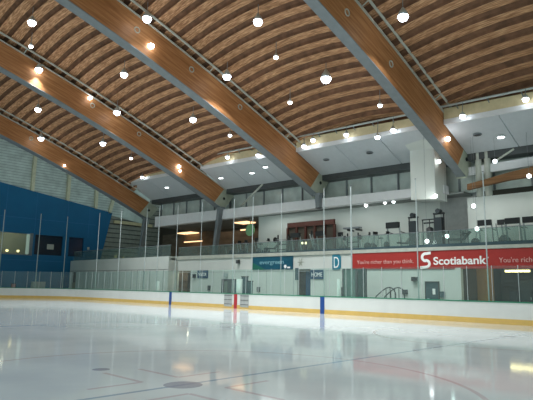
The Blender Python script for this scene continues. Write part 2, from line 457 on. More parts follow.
# room behind the pale window
bm = bmesh.new(); box(bm, -38, -37.8, 8, 13, 4, 7.6); box(bm, -37.8, -34.3, 8.0, 8.1, 4, 7.6); box(bm, -37.8, -34.3, 8, 13, 4, 4.2)
struct(obj('wall_viewing_room', bm, mat('viewing room wall', (150, 150, 130), .7)))
for (px, py, lab) in ((18, 251, 'brighter small warm lamp low in the pale end wall window'), (7, 250.5, 'dimmer small warm lamp at the left of the end wall window')):
    p = atX(px, py, -34.9)
    o = empty('table_lamp', (p.x, p.y, 4.2), lab, 'lamp', 'lamps inside the end wall window')
    obj('lamp_shade', lathe(bmesh.new(), [(.09, p.z-4.2-.13), (.17, p.z-4.2+.02), (.13, p.z-4.2+.12)]), M['halo'], o)
    obj('stem', tube(bmesh.new(), (0, 0, .02), (0, 0, p.z-4.2-.1), .03), M['steel_dark'], o)
    obj('base', lathe(bmesh.new(), [(.12, 0), (.1, .03)]), M['steel_dark'], o)
o = obj('wall_notice', B(-34.2, -34.17, 14.05, 14.85, 5.5, 6.1), M['steel_pale'])
tag(o, 'small pale notice in the dark window of the blue end wall', 'notice')
o = obj('wall_light', B(-34, -33.9, 19.0, 19.25, 5.75, 6.05), M['steel_pale'])
tag(o, 'small pale box light low on the blue wall near its right edge', 'light')
# clerestory over the blue wall
bm = bmesh.new(); prism_x(bm, [(-16, 15.9), (8, 12.5), (22.2, 10.4), (28, 9.6), (28, 21.5), (-16, 21.5)], -34.45, -34.36)
wn = struct(obj('window_4', bm, M['clere_glass']))
bm = bmesh.new()
for k in range(34):
    z = 10.6+k*.32
    box(bm, -34.36, -34.33, -16, 24, z, z+.035)
obj('louvre_lines', bm, M['steel_grey'], wn)
for (y0, z0, y1, z1) in ((11.75, 12.1, 11.75, 17.9), (16.1, 11.5, 16.1, 16), (19.85, 10.95, 19.85, 14.5), (21.8, 10.6, 22.5, 13.4), (7.2, 12.7, 7.2, 19), (2.7, 13.3, 2.7, 19.4)):
    bm = hexa(bmesh.new(), [(-34.33, y0-.19, z0), (-34.0, y0-.19, z0), (-34.0, y0+.19, z0), (-34.33, y0+.19, z0),
                            (-34.33, y1-.19, z1), (-34.0, y1-.19, z1), (-34.0, y1+.19, z1), (-34.33, y1+.19, z1)])
    obj('mullion', bm, M['cream'], wn)
bm = bmesh.new(); box(bm, -34.6, -34.46, 18, 30, 0, 21.5)
struct(obj('wall_left_siding', bm, M['siding']))
bm = bmesh.new()
for k in range(16): box(bm, -34.46, -34.40, 19, 29.9, 4.5+k*.6, 4.58+k*.6)
struct(obj('trim_siding_battens', bm, M['steel_dark']))
p0 = atX(114, 222, -34.3); p1 = atX(152, 226.5, -34.3)
o = obj('roof_tie', prism_x(bmesh.new(), [(p0.y, p0.z-.15), (p1.y, p1.z-.15), (p1.y, p1.z+.25), (p0.y, p0.z+.25)], -34.46, -34.2), M['fascia'])
tag(o, 'cream horizontal tie beam behind the glass right of the blue wall', 'beam')
# things at the foot of the blue wall
o = empty('folding_chair', (-32.6, 10.1, -.05), 'dark folding chair with pinkish cloth behind the far end boards', 'chair')
obj('seat', B(-.25, .25, -.25, .25, .5, .56), M['dark'], o); obj('backrest', B(-.28, -.22, -.25, .25, .8, 1.5), M['dark'], o)
for sx in (-.22, .22):
    for sy in (-.22, .22): obj('leg', tube(bmesh.new(), (sx, sy, 0), (sx, sy, .5), .02), M['steel_grey'], o)
for sy in (-.22, .22): obj('back_post', tube(bmesh.new(), (-.25, sy, .5), (-.25, sy, .82), .02), M['steel_grey'], o)
obj('cloth', B(-.215, -.19, -.2, .2, 1.0, 1.45), M['pink'], o, )
o = empty('storage_cabinet', (-32.6, 12.7, -.05), 'low grey cabinet standing before the blue end wall', 'cabinet')
obj('body', B(-.3, .3, -.7, .7, 0, 1.75), M['gate_grey'], o)
for sy in (-.35, .35):
    d = obj('door', B(.3, .32, sy-.33, sy+.33, .05, 1.7), M['gate_grey'], o); obj('handle', B(.32, .35, sy*.25-.02, sy*.25+.02, .8, 1.0), M['steel_dark'], d)

# ------------------------------------------------------------------ arches
def zb(Y): return 16.4-.3083*(Y+1)-.003564*(Y+1)*(Y-5)
def arc_pts(d, y0=-20, y1=19.95, n=30):
    """points at distance d above the lower edge of the arch"""
    P = []
    for i in range(n+1):
        Y = y0+(y1-y0)*i/n; s = (zb(Y+.01)-zb(Y-.01))/.02
        nn = Vector((0, -s, 1)).normalized(); tt = Vector((0, 1, s)).normalized(); P.append(Vector((0, Y, zb(Y)))+nn*d+tt*d*.28*max(0, (Y-17.5)/2.4))
    return P
def strip(x0, x1, d0, d1, uv=False, y1=19.95):
    bm = bmesh.new(); lo, hi = arc_pts(d0, y1=y1), arc_pts(d1, y1=y1)
    rows = []; L = 0; Ls = []
    for i, (a, b) in enumerate(zip(lo, hi)):
        if i: L += (a-lo[i-1]).length
        Ls.append(L)
        rows.append([bm.verts.new((x, q.y, q.z)) for x, q in ((x0, a), (x1, a), (x1, b), (x0, b))])
    uvl = bm.loops.layers.uv.new()
    V = {}
    for i, r in enumerate(rows):
        for j, v in enumerate(r): V[v] = (Ls[i], (0, .3, 2, 2.3)[j] if j in (1, 2) else (0, 0, 0, 2.3)[j])
    for a, b in zip(rows, rows[1:]):
        for j in range(4): bm.faces.new((a[j], a[(j+1) % 4], b[(j+1) % 4], b[j]))
    bm.faces.new(rows[0][::-1]); bm.faces.new(rows[-1])
    for f in bm.faces:
        for l in f.loops: l[uvl].uv = V[l.vert]
    return bm
WB = .72
ARCH = [(-22.2, 1.65, 'farthest orange timber roof arch, ending beside the blue end wall'),
        (-9.58, 1.7, 'orange timber roof arch second from the blue end wall'),
        (2.03, 1.9, 'orange timber roof arch ending above the red-brown gym panel'),
        (13.99, 2.05, 'nearest orange timber roof arch, ending beside the white shaft')]
ports = {2: [(137, 30), (191.5, 69.5), (240, 107)], 1: [(92.5, 105.5), (139, 134)], 3: [(391, 64), (347, 12.5)], 0: [(31, 138.5)]}
for i, (X, D, lab) in enumerate(ARCH):
    WB = (.8, .75, .72, .6)[i]; HW = WB/2
    o = empty('roof_arch', (X-WB/2, 0, 0), lab, 'arch', 'timber roof arches')
    obj('timber_side', strip(HW-.2, HW, .0, D), M['glulam'], o)
    obj('timber_side', strip(-HW, -HW+.2, .0, D), M['glulam'], o)
    obj('steel_soffit', strip(-HW, HW, -.06, .0), M['steel_grey'], o)['label'] = 'grey steel underside'
    obj('top_plate', strip(-HW-.05, HW+.1, D, D+.07), M['steel_pale'], o)['label'] = 'pale top edge'
    q0, q1 = arc_pts(-.1)[-1], arc_pts(D+.1)[-1]
    dr = (q1-q0).normalized(); nn = Vector((0, dr.z, -dr.y))
    h5 = HW+.04
    bm = hexa(bmesh.new(), [(-h5, q0.y, q0.z), (h5, q0.y, q0.z), (h5, q1.y, q1.z), (-h5, q1.y, q1.z),
                            (-h5, q0.y+nn.y*.12, q0.z+nn.z*.12), (h5, q0.y+nn.y*.12, q0.z+nn.z*.12), (h5, q1.y+nn.y*.12, q1.z+nn.z*.12), (-h5, q1.y+nn.y*.12, q1.z+nn.z*.12)])
    ep = obj('end_plate', bm, M['plate'], o); ep['label'] = 'olive grey steel end plate'
    # side cheeks of the steel shoe, wrapping the last half metre of timber
    lo, hi = arc_pts(-.06, n=60), arc_pts(D+.07, n=60)
    a0, a1, b0, b1 = lo[-1]-(lo[-1]-lo[-3])*.85, lo[-1], hi[-1]-(hi[-1]-hi[-3])*.7, hi[-1]
    bm = hexa(bmesh.new(), [(HW, a0.y, a0.z), (HW, a1.y, a1.z), (HW, b1.y, b1.z), (HW, b0.y, b0.z), (HW+.03, a0.y, a0.z), (HW+.03, a1.y, a1.z), (HW+.03, b1.y, b1.z), (HW+.03, b0.y, b0.z)])
    sh = obj('end_shoe', bm, M['plate'], o)
    c = (a0+a1+b0+b1)/4
    obj('pin', tube(bmesh.new(), (HW+.03, c.y, c.z), (HW+.06, c.y, c.z), .14), M['dark'], sh)
    for px, py in ports.get(i, []):
        p = atX(px, py, X)
        bm = ring(bmesh.new(), .17, .035); bmesh.ops.rotate(bm, verts=bm.verts, matrix=Matrix.Rotation(PI/2, 3, 'Y'))
        bmesh.ops.translate(bm, verts=bm.verts, vec=(HW+.01, p.y, p.z)); obj('port_ring', bm, M['steel_pale'], o)
    # pale pipe following the top of the arch on short brackets
    pp = empty('sprinkler_pipe', (X+.42, 0, 0), ('pale pipe along the top of the arch beside the blue end wall', 'pale pipe along the top of the second arch from the blue wall',
               'pale pipe along the top of the arch over the red-brown panel', 'pale pipe along the top of the nearest arch')[i], 'pipe', 'pipes along the roof arches')
    pts = arc_pts(D+.36, y1=17.6); bm = bmesh.new()
    for a, b in zip(pts, pts[1:]): tube(bm, a, b, .075, n=8)
    obj('pipe', bm, M['steel_pale'], pp)
    low = arc_pts(D+.05, y1=17.6); 
    for k in range(4, 31, 6): obj('bracket', tube(bmesh.new(), low[k]+Vector((-.36, 0, 0)), pts[k], .035, n=6), M['steel_pale'], pp)
    # raking steel column carrying the arch end
    top = Vector((X+(.1 if i < 2 else .3)-.1, 19.6, zb(19.6)-.25))
    foot = {0: (156, 246), 1: (217, 243), 2: None, 3: None}[i]
    ft = Vector((X-.75, 19.6, 4.1)) if i < 2 else Vector((X-.4, 19.6, 4.1))
    cl = ('raking grey column under the arch end beside the blue wall', 'raking grey column under the second arch from the blue wall',
          'grey column under the arch end above the red-brown panel', 'grey column under the nearest arch end')[i]
    if i >= 2: ft = Vector((X+.2, 19.6, 7.7))
    if i == 3: continue
    rc = empty('support_column', ft, cl, 'column', 'columns under the arch ends')
    bm = bmesh.new(); d = top-ft
    hexa(bm, [(-.16, -.2, 0), (.16, -.2, 0), (.16, .2, 0), (-.16, .2, 0), (d.x-.22, d.y-.25, d.z), (d.x+.22, d.y-.25, d.z), (d.x+.22, d.y+.25, d.z), (d.x-.22, d.y+.25, d.z)])
    obj('shaft', bm, M['steel_grey'], rc)
    obj('saddle', B(d.x-.35, d.x+.35, d.y-.3, d.y+.3, d.z, d.z+.16), M['steel_grey'], rc)
    obj('base_plate', B(-.2, .2, -.22, .14, 0, .05), M['steel_dark'], rc)

# ------------------------------------------------------------------ roof: folded timber troughs arching from arch to arch
PER = .86
BAYS = [(-22.7, -10.08, 1.65), (-10.08, 1.53, 1.8), (1.53, 13.49, 1.95), (13.49, 26, 2.05), (26, 38, 2.05)]
RISE = .7
def roof_z(x, y, bay):
    x0, x1, D = bay; t = (x-x0)/(x1-x0)
    return zb(y)+D*1.07+.18+RISE*(1-(2*t-1)**2)
for bay in BAYS:
    x0, x1, D = bay; bm = bmesh.new(); NX = 16
    prof = []
    y = 18.2
    while y > -20:
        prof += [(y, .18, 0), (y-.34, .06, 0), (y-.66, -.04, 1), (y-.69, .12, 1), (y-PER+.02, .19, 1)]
        y -= PER
    rows = []
    for py_, dz, mi in prof:
        rows.append([bm.verts.new((x0+(x1-x0)*k/NX, py_, roof_z(x0+(x1-x0)*k/NX, py_, bay)+dz)) for k in range(NX+1)])
    for j, (a, b) in enumerate(zip(rows, rows[1:])):
        for k in range(NX):
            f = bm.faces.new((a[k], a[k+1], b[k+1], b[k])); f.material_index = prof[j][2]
    # closed roof deck above
    up = []
    for yy in (18.4, 10, 0, -10, -20.4):
        up.append([bm.verts.new((x0+(x1-x0)*k/NX-0, yy, roof_z(x0+(x1-x0)*k/NX, yy, bay)+.7)) for k in range(NX+1)])
    for a, b in zip(up, up[1:]):
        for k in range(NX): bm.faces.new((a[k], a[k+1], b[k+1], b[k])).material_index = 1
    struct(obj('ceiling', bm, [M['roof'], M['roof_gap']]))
struct(obj('ceiling_end', B(-34.6, -22.6, -20, 24, 21.5, 21.8), M['siding']))
# ------------------------------------------------------------------ soffit panels along the far side
def sz1(x): return 11.85-.024*x            # near edge, Y=17
def sz2(x): return 10.5-.018*x             # far edge, Y=20.1
SB = [(-22.1, -10.6), (-9.5, 1.0), (2.1, 12.95), (14.05, 27)]
names = ['between the two arches nearest the blue end wall', 'between the second and third arches', 'between the third and the nearest arch', 'right of the nearest arch']
def lamp_rail(x0, x1, lab):
    r = empty('lighting_rail', ((x0+x1)/2, 16.7, sz1((x0+x1)/2)+1.05), lab, 'rail', 'lighting rails along the soffit')
    bm = bmesh.new()
    a = Vector((x0, 16.7, sz1(x0)+1.05))-r.location; b = Vector((x1, 16.7, sz1(x1)+1.0))-r.location
    tube(bm, a, b, .07, n=8); obj('rail_pipe', bm, M['alu'], r)
    for k in range(7):
        q = a+(b-a)*((k+.5)/7); obj('bracket', tube(bmesh.new(), q, q+Vector((0, .32, -.25)), .03, n=6), M['steel_grey'], r)
for (x0, x1), nm in zip(SB, names):
    s = bpy.data.objects.new('soffit', None); COL.objects.link(s); s['kind'] = 'structure'
    n = 3 if x1-x0 < 12 else 4
    for k in range(n):
        a = x0+(x1-x0)*k/n+.03; b = x0+(x1-x0)*(k+1)/n-.03
        bm = hexa(bmesh.new(), [(a, 17, sz1(a)), (b, 17, sz1(b)), (b, 20.1, sz2(b)), (a, 20.1, sz2(a)),
                                (a, 17, sz1(a)+.1), (b, 17, sz1(b)+.1), (b, 20.1, sz2(b)+.1), (a, 20.1, sz2(a)+.1)])
        obj('soffit_panel', bm, M['soffit'], s)
    bm = hexa(bmesh.new(), [(x0, 16.95, sz1(x0)-.02), (x1, 16.95, sz1(x1)-.02), (x1, 17.06, sz1(x1)-.02), (x0, 17.06, sz1(x0)-.02),
                            (x0, 16.95, sz1(x0)+.3), (x1, 16.95, sz1(x1)+.26), (x1, 17.06, sz1(x1)+.26), (x0, 17.06, sz1(x0)+.3)])
    obj('soffit_lip', bm, M['band'], s)
    bm = hexa(bmesh.new(), [(x0, 16.99, sz1(x0)+.3), (x1, 16.99, sz1(x1)+.26), (x1, 17.1, sz1(x1)+.26), (x0, 17.1, sz1(x0)+.3),
                            (x0, 16.99, sz1(x0)+1.0), (x1, 16.99, sz1(x1)+.8), (x1, 17.1, sz1(x1)+.8), (x0, 17.1, sz1(x0)+1.0)])
    obj('fascia', bm, M['fascia'], s)
    # dark closing board between fascia and roof
    bm = bmesh.new(); box(bm, x0, x1, 17.8, 17.9, sz1((x0+x1)/2)+.2, 14.2); obj('closing_board', bm, M['roof_gap'], s)
    lamp_rail(x0, x1, 'pale lamp rail along the soffit '+nm)

# grey clerestory strip between soffit and white band, with posts
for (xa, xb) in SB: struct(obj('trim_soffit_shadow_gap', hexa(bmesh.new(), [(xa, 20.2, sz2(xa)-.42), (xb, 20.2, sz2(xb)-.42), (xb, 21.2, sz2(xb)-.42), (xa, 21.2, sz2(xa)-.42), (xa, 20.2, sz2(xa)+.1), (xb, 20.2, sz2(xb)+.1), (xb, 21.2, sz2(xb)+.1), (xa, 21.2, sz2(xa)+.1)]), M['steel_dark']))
bm = bmesh.new(); box(bm, -21.4, 28, 21.2, 21.3, 7.9, 11.8)
wn = struct(obj('window_5', bm, M['clere_glass']))
for k in range(22):
    x = -21.5+k*2.3; obj('mullion', B(x-.06, x+.06, 21.1, 21.2, 7.9, 11.3), M['steel_grey'], wn)
# white band
bm = hexa(bmesh.new(), [(-20.6, 19.75, 7.76), (12.6, 19.75, 7.78), (12.6, 20.4, 7.78), (-20.6, 20.4, 7.76),
                        (-20.6, 19.75, 8.86), (12.6, 19.75, 8.34), (12.6, 20.4, 8.34), (-20.6, 20.4, 8.86)])
struct(obj('trim_band', bm, M['band']))
# gym ceiling and white gym wall
bm = bmesh.new(); box(bm, -20.6, 13.6, 20.4, 30, 7.76, 7.9)
struct(obj('ceiling_gym', bm, M['grey_wall']))
struct(obj('wall_gym', prism_y(bmesh.new(), [(0, 0)]*0 or [(-5.2, 4.1), (-5.2, 7.76), (-5.0, 7.76), (-5.0, 4.1)], 20.6, 28) if False else
       hexa(bmesh.new(), [(-5.6, 20.75, 4.1), (11.3, 21.7, 4.1), (11.3, 22.0, 4.1), (-5.6, 21.0, 4.1),
                          (-5.6, 20.75, 7.76), (11.3, 21.7, 7.76), (11.3, 22.0, 7.76), (-5.6, 21.0, 7.76)]), M['white_wall']))
struct(obj('wall_gym_recess', B(11.3, 14.0, 21.7, 21.9, 4.1, 8.4), M['gate_grey']))
struct(obj('wall_gym_right', B(13.85, 28, 20.3, 20.48, 4.1, 7.4), M['white_wall']))
struct(obj('wall_back', B(-34.4, 28, 29.9, 30.1, 0, 12), M['dark_wall']))
struct(obj('wall_gym_left', B(-28, -6, 26, 26.2, 4.1, 7.76), M['brown_wall']))
bm = hexa(bmesh.new(), [(13.8, 20.3, 8.88), (28, 20.3, 9.1), (28, 20.48, 9.1), (13.8, 20.48, 8.88), (13.8, 20.3, 9.4), (28, 20.3, 9.7), (28, 20.48, 9.7), (13.8, 20.48, 9.4)])
struct(obj('trim_band_right', bm, M['band']))
# background timber beam behind the right gym wall
bm = bmesh.new(); lo = []
poly_b, poly_t = [], []
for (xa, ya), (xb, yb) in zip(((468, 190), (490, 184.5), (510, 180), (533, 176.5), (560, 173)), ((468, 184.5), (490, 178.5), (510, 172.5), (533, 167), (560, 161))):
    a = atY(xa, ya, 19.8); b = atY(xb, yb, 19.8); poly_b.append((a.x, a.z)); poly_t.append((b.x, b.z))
o = obj('timber_beam', prism_y(bmesh.new(), poly_b+poly_t[::-1], 19.65, 20.0), M['shaded_glulam'])
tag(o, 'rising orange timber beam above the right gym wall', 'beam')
# white shaft beside the nearest arch
bm = bmesh.new()
hexa(bm, [(10.75, 18.7, 7.4), (12.5, 18.7, 7.3), (12.5, 20.3, 7.3), (10.75, 20.3, 7.4), (10.75, 18.7, 10.75), (12.5, 18.7, 10.6), (12.5, 20.3, 10.6), (10.75, 20.3, 10.75)])
hexa(bm, [(10.75, 18.7, 10.75), (12.5, 18.7, 10.6), (12.5, 20.3, 10.6), (10.75, 20.3, 10.75), (10.6, 18.0, 11.25), (12.5, 18.0, 11.1), (12.5, 20.3, 11.1), (10.6, 20.3, 11.25)])
o = obj('ventilation_shaft', bm, M['white_wall']); tag(o, 'white boxed shaft dropping from the soffit beside the nearest arch', 'shaft')
# braces and double column
def brace(px0, py0, px1, py1, r, lab):
    a, b = atY(px0, py0, 20.2), atY(px1, py1, 20.2)
    o = obj('steel_brace', tube(bmesh.new(), a, b, r, n=10), M['steel_pale']); tag(o, lab, 'brace', 'diagonal braces under the soffit')
brace(241, 206, 263, 184, .09, 'pale diagonal brace right of the second arch end')
brace(296, 181, 315, 198, .09, 'pale diagonal brace leaning into the third arch end')
brace(494, 162, 514, 149, .07, 'pale diagonal brace right of the double column')
o = empty('double_column', (14.95, 20.39, 7.4), 'grey double steel column right of the nearest arch end', 'column')
for dx in (-.28, .28): obj('tube', tube(bmesh.new(), (dx, 0, 0), (dx, 0, 2.9), .22), M['steel_pale'], o)
obj('base_plate', B(-.55, .55, -.08, .08, 0, .05), M['steel_dark'], o); obj('top_plate', B(-.5, .5, -.25, .25, 2.9, 2.96), M['steel_dark'], o)

# warm ceiling lights in the upper left room
for px, py, wx, lab in ((188, 232.5, 2.6, 'large warm ceiling light in the upper room left of the second column'),
                        (193, 241, 3.2, 'long thin warm light below the large one in the upper left room'),
                        (245, 222, 1.7, 'warm ceiling light beside the round green sign'),
                        (246, 229, 1.5, 'thin warm light strip just below the light by the green sign')):
    p = atZ(px, py, 7.7) if py < 235 and px != 246 else atY(px, py, 25.0 if px < 200 else 24)
    o = empty('ceiling_light', p, lab, 'ceiling light', 'warm lights of the upper left room')
    th = .22 if px in (188, 245) else .07
    dz = 0 if px in (193, 246) else 0
    obj('diffuser', B(-wx/2, wx/2, -.6 if th > .1 else -.08, .6 if th > .1 else .08, -.12, -.02), M['lamp_warm'], o)
    obj('housing', B(-wx/2-.06, wx/2+.06, -.66 if th > .1 else -.12, .66 if th > .1 else .12, -.02, .06), M['steel_grey'], o)
    if px in (193, 246):
        for dx in (-wx/2+.2, wx/2-.2): obj('hanger', tube(bmesh.new(), (dx, 0, .05), (dx, 0, 7.76-p.z), .02, n=6), M['steel_dark'], o)
p = atY(250.5, 230, 20.4)
o = obj('round_sign', tube(bmesh.new(), (p.x, 20.3, p.z), (p.x, 20.4, p.z), .55, n=28), M['green_sign']); tag(o, 'round pale green sign at the left end of the white gym wall', 'sign')
o2 = obj('sign_bracket', tube(bmesh.new(), (p.x, 20.36, p.z+.5), (p.x, 20.36, 7.78), .04), M['steel_grey'], o)

# ------------------------------------------------------------------ banners and signs
YS = 17.97
def banner(name, poly, m, lab, cat, y=YS, th=.03):
    o = obj(name, prism_y(bmesh.new(), poly, y-th, y+.025), m); tag(o, lab, cat); return o
rb = banner('wall_banner', [(6.48, 2.86), (26, 2.70), (26, 3.86), (6.48, 3.95)], M['red_banner'], 'long red banner with white bank lettering under the gym floor', 'banner', y=17.97)
TY = 17.935
def bx(px): return atY(px, 262, TY).x
def bz(px, py): return atY(px, py, TY).z
text('lettering', "You're richer than you think.", bx(357), bx(413.5), bz(385, 261.6), TY, .26, M['faint_print'], rb, .0)
text('lettering', "Scotiabank", bx(433.5), bx(486.5), bz(460, 260.3), TY, .46, M['white_print'], rb, .022)
text('lettering', "You're richer than you think.", bx(499), bx(499)+4.6, bz(516, 259.6), TY, .28, M['faint_print'], rb, .0)
text('trade_mark', "TM", bx(487), bx(489), bz(488, 257.6), TY, .10, M['white_print'], rb)
# S emblem: a ribbon S with flat terminals
cx, cz = bx(425.6), bz(425.6, 260.3)
def ribbon(bm, pts, w, y):
    a, b = [], []
    for i, p in enumerate(pts):
        t = (pts[min(i+1, len(pts)-1)]-pts[max(i-1, 0)]).normalized(); n = Vector((-t.y, t.x))
        ww = w[i] if isinstance(w, list) else w
        a.append(p+n*ww); b.append(p-n*ww)
    va = [bm.verts.new((q.x, y, q.y)) for q in a]; vb = [bm.verts.new((q.x, y, q.y)) for q in b]
    for i in range(len(pts)-1): bm.faces.new((va[i], va[i+1], vb[i+1], vb[i]))
pts = [Vector((.46, .47)), Vector((.30, .46)), Vector((.10, .44))]
for a in range(100, 271, 15): pts.append(Vector((.02+.30*math.cos(math.radians(a)), .20+.24*math.sin(math.radians(a)))))
for a in range(85, -91, -15): pts.append(Vector((.02+.30*math.cos(math.radians(a)), -.22+.22*math.sin(math.radians(a)))))
pts += [Vector((-.15, -.46)), Vector((-.46, -.47))]
bm = bmesh.new(); ribbon(bm, [Vector((cx+p.x*.8, cz+p.y*.95)) for p in pts], .085, TY)
r = bmesh.ops.extrude_face_region(bm, geom=bm.faces[:]); bmesh.ops.translate(bm, verts=[v for v in r['geom'] if isinstance(v, bmesh.types.BMVert)], vec=(0, -.012, 0))
obj('emblem', bm, M['white_print'], rb)

tb = banner('wall_banner', [(-3.42, 2.90), (1.0, 2.90), (1.0, 3.92), (-3.42, 3.95)], M['teal_banner'], 'dark teal banner with pale lettering left of the HOME sign', 'banner', y=17.97)
text('lettering', "evergreen", atY(260, 262, YS).x, atY(284, 262, YS).x, atY(272, 262, YS).z, YS-.035, .32, M['pale_print'], tb, .012)
bm = bmesh.new(); p = atY(285.5, 266.5, YS)
tube(bm, (p.x, YS-.045, p.z), (p.x, YS-.03, p.z), .14, n=16); box(bm, p.x+.22, p.x+.5, YS-.045, YS-.03, p.z-.14, p.z-.02)
obj('emblem', bm, M['white_print'], tb)
bm = bmesh.new(); prism_y(bm, [(-3.42, 2.90), (-1.9, 2.90), (-3.42, 3.5)], YS-.04, YS-.03)
obj('corner_flash', bm, mat('green flash', (40, 110, 92), .5), tb)
vs = banner('wall_sign', [(-10.63, 2.22), (-9.14, 2.22), (-9.14, 2.92), (-10.63, 2.92)], M['sign_blue'], 'dark blue sign reading VISITOR right of the brown doorway', 'sign')
text('lettering', "VISITOR", -10.45, -9.32, 2.56, YS-.035, .30, M['white_print'], vs, .0)
hs = banner('wall_sign', [(2.74, 2.16), (4.02, 2.16), (4.02, 2.84), (2.74, 2.84)], M['sign_blue'], 'dark blue sign reading HOME beside the dark opening', 'sign')
text('lettering', "HOME", 2.88, 3.86, 2.5, YS-.035, .30, M['white_print'], hs, .0)
ds = banner('wall_sign', [(4.78, 2.83), (5.38, 2.83), (5.52, 3.0), (5.52, 3.74), (5.38, 3.9), (4.78, 3.9)], mat('teal sign', (40, 124, 146), .5), 'upright teal sign with a large letter D above the boards', 'sign')
text('lettering', "D", 4.93, 5.38, 3.36, YS-.035, .8, M['white_print'], ds, -.005)
# faint grey leaf emblem on the wall
p = atY(300.5, 262, 17.97); bm = bmesh.new()
for k in range(6):
    a = k*PI/3; tube(bm, (p.x, 17.98, p.z), (p.x+.3*math.cos(a), 17.98, p.z+.34*math.sin(a)), .05, .02, 6)
o = obj('wall_emblem', bm, mat('grey emblem', (168, 172, 160), .6)); tag(o, 'faint grey six-armed emblem between teal banner and D sign', 'emblem')
o = obj('wall_speaker', B(-5.25, -4.98, 17.75, 18, 3.45, 3.75), M['steel_dark']); tag(o, 'small dark box on the wall left of the teal banner', 'speaker')

# ------------------------------------------------------------------ doors, outlets, stairs along the far wall
DN = [0]
def doorempty(loc, lab, rz=0):
    DN[0] += 1
    o = empty('door_%d' % DN[0], loc, lab, 'door', rz=rz); o['kind'] = 'structure'; return o
def door(px0, px1, py, lab, m, window=None, notice=None):
    a, b = atY(px0, py, 17.9), atY(px1, py, 17.9); o = doorempty((a.x, 18, 0), lab)
    w = b.x-a.x; h = a.z
    obj('leaf', B(.06, w-.06, -.06, 0, 0, h-.06), m, o)
    bm = bmesh.new(); box(bm, 0, .06, -.09, 0, 0, h); box(bm, w-.06, w, -.09, 0, 0, h); box(bm, 0, w, -.09, 0, h-.06, h); obj('frame', bm, M['steel_dark'], o)
    obj('handle', tube(bmesh.new(), (.16, -.1, 1.0), (.3, -.1, 1.0), .02), M['alu'], o)
    if window: obj('window_pane', B(*window), mat('door glass', (120, 132, 120), .2), o)
    if notice: obj('notice', B(*notice), M['white_print'], o)['label'] = 'white paper notice'
door(424.5, 438.5, 281.3, 'dark slate door below the red banner with a white notice', M['door_teal'], None, (.5, .68, -.075, -.06, 1.25, 1.6))
door(221.5, 232.5, 279, 'dark door with tall pale window left of the red line', M['steel_dark'], (.35, .75, -.075, -.06, .9, 1.95))
o = doorempty((-33.3, 17.1, 0), 'narrow dark door at the left end of the white wall')
obj('leaf', B(0, .9, .02, .07, -.05, 2.85), M['dark_wall'], o); obj('handle', B(.75, .85, -.02, .02, 1.0, 1.05), M['alu'], o); obj('side_panel', B(0, .9, -.02, .02, -.05, 1.7), mat('tan panel', (150, 140, 112), .6), o)
o = doorempty((-12.35, 18.2, 0), 'open dark door standing in the brown visitor doorway', rz=math.radians(75))
obj('leaf', B(0, .95, 0, .05, -.05, 2.7), M['dark_wall'], o); obj('handle', B(.8, .9, -.05, 0, 1.0, 1.06), M['alu'], o)
o = doorempty((2.0, 18.3, 0), 'dark blue-grey door leaf inside the HOME opening', rz=math.radians(20))
obj('leaf', B(0, .62, 0, .05, -.05, 2.8), M['sign_blue'], o); obj('handle', B(.5, .58, -.05, 0, 1.0, 1.06), M['alu'], o)
def small(name, px, py, w, h, m, lab, cat, d=.1, y=18.0):
    p = atY(px, py, y-d); o = obj(name, B(p.x-w/2, p.x+w/2, y-d, y, p.z-h/2, p.z+h/2), m); tag(o, lab, cat); return o
small('wall_outlet', 404.5, 292, .35, .3, M['steel_dark'], 'dark twin outlet box right of the stair rails', 'outlet')
small('wall_lamp', 413.5, 279, .35, .26, M['dark'], 'dark lamp on the wall left of the slate door', 'lamp', .25)
small('wall_outlet', 442, 294.5, .3, .36, M['door_teal'], 'small dark box right of the slate door', 'outlet')
small('wall_box', 193.5, 276, .35, .35, M['dark'], 'small black box between the doorway and VISITOR sign', 'box', .15)
small('wall_outlet', 208.5, 288, .3, .45, M['steel_dark'], 'small dark box below the right edge of VISITOR sign', 'outlet')
small('wall_outlet', 258, 289.5, .32, .4, M['steel_dark'], 'small dark box below the left end of teal banner', 'outlet')
small('electrical_box', 296.5, 274, .3, .9, M['door_teal'], 'slim dark panel beside the left of the HOME opening', 'panel', .08)
small('exit_light', 225.5, 275, .5, .3, M['alu'], 'small pale box above the dark windowed door', 'box', .1)
for px in (443.5,):
    pass
# wall panel joints
bm = bmesh.new()
for px in (213, 266.5, 293.5, 326): 
    p = atY(px, 280, 18); box(bm, p.x-.02, p.x+.02, 17.985, 18, 0, 2.85)
box(bm, -13.8, 14.2, 17.985, 18, 2.74, 2.78)
struct(obj('trim_wall_joints', bm, M['gate_grey']))
bm = bmesh.new(); box(bm, -34, -13.85, 16.985, 17, 3.0, 3.05)
for k in range(16): box(bm, -31.6+k*1.13, -31.56+k*1.13, 16.985, 17, 0, 3.0)
struct(obj('trim_wall_joints_left', bm, M['grey_wall']))
# white padded posts at the bench ends
for px, lab in ((158.5, 'short white padded post at the left blue line'), (239.5, 'white padded post beside the red line marker'), (339, 'short white padded post right of the HOME sign')):
    p = atY(px, 280, 13.5); zt = atY(px, 279 if px != 158.5 else 281, 13.5).z
    o = empty('padded_post', (p.x, 13.5, -.05), lab, 'post', 'white padded posts behind the boards')
    obj('padding', tube(bmesh.new(), (0, 0, .9), (0, 0, zt+.05), .13 if px != 239.5 else .22, n=14), M['white_print'], o)
    obj('core', tube(bmesh.new(), (0, 0, 0), (0, 0, .95), .06, n=10), M['steel_grey'], o)
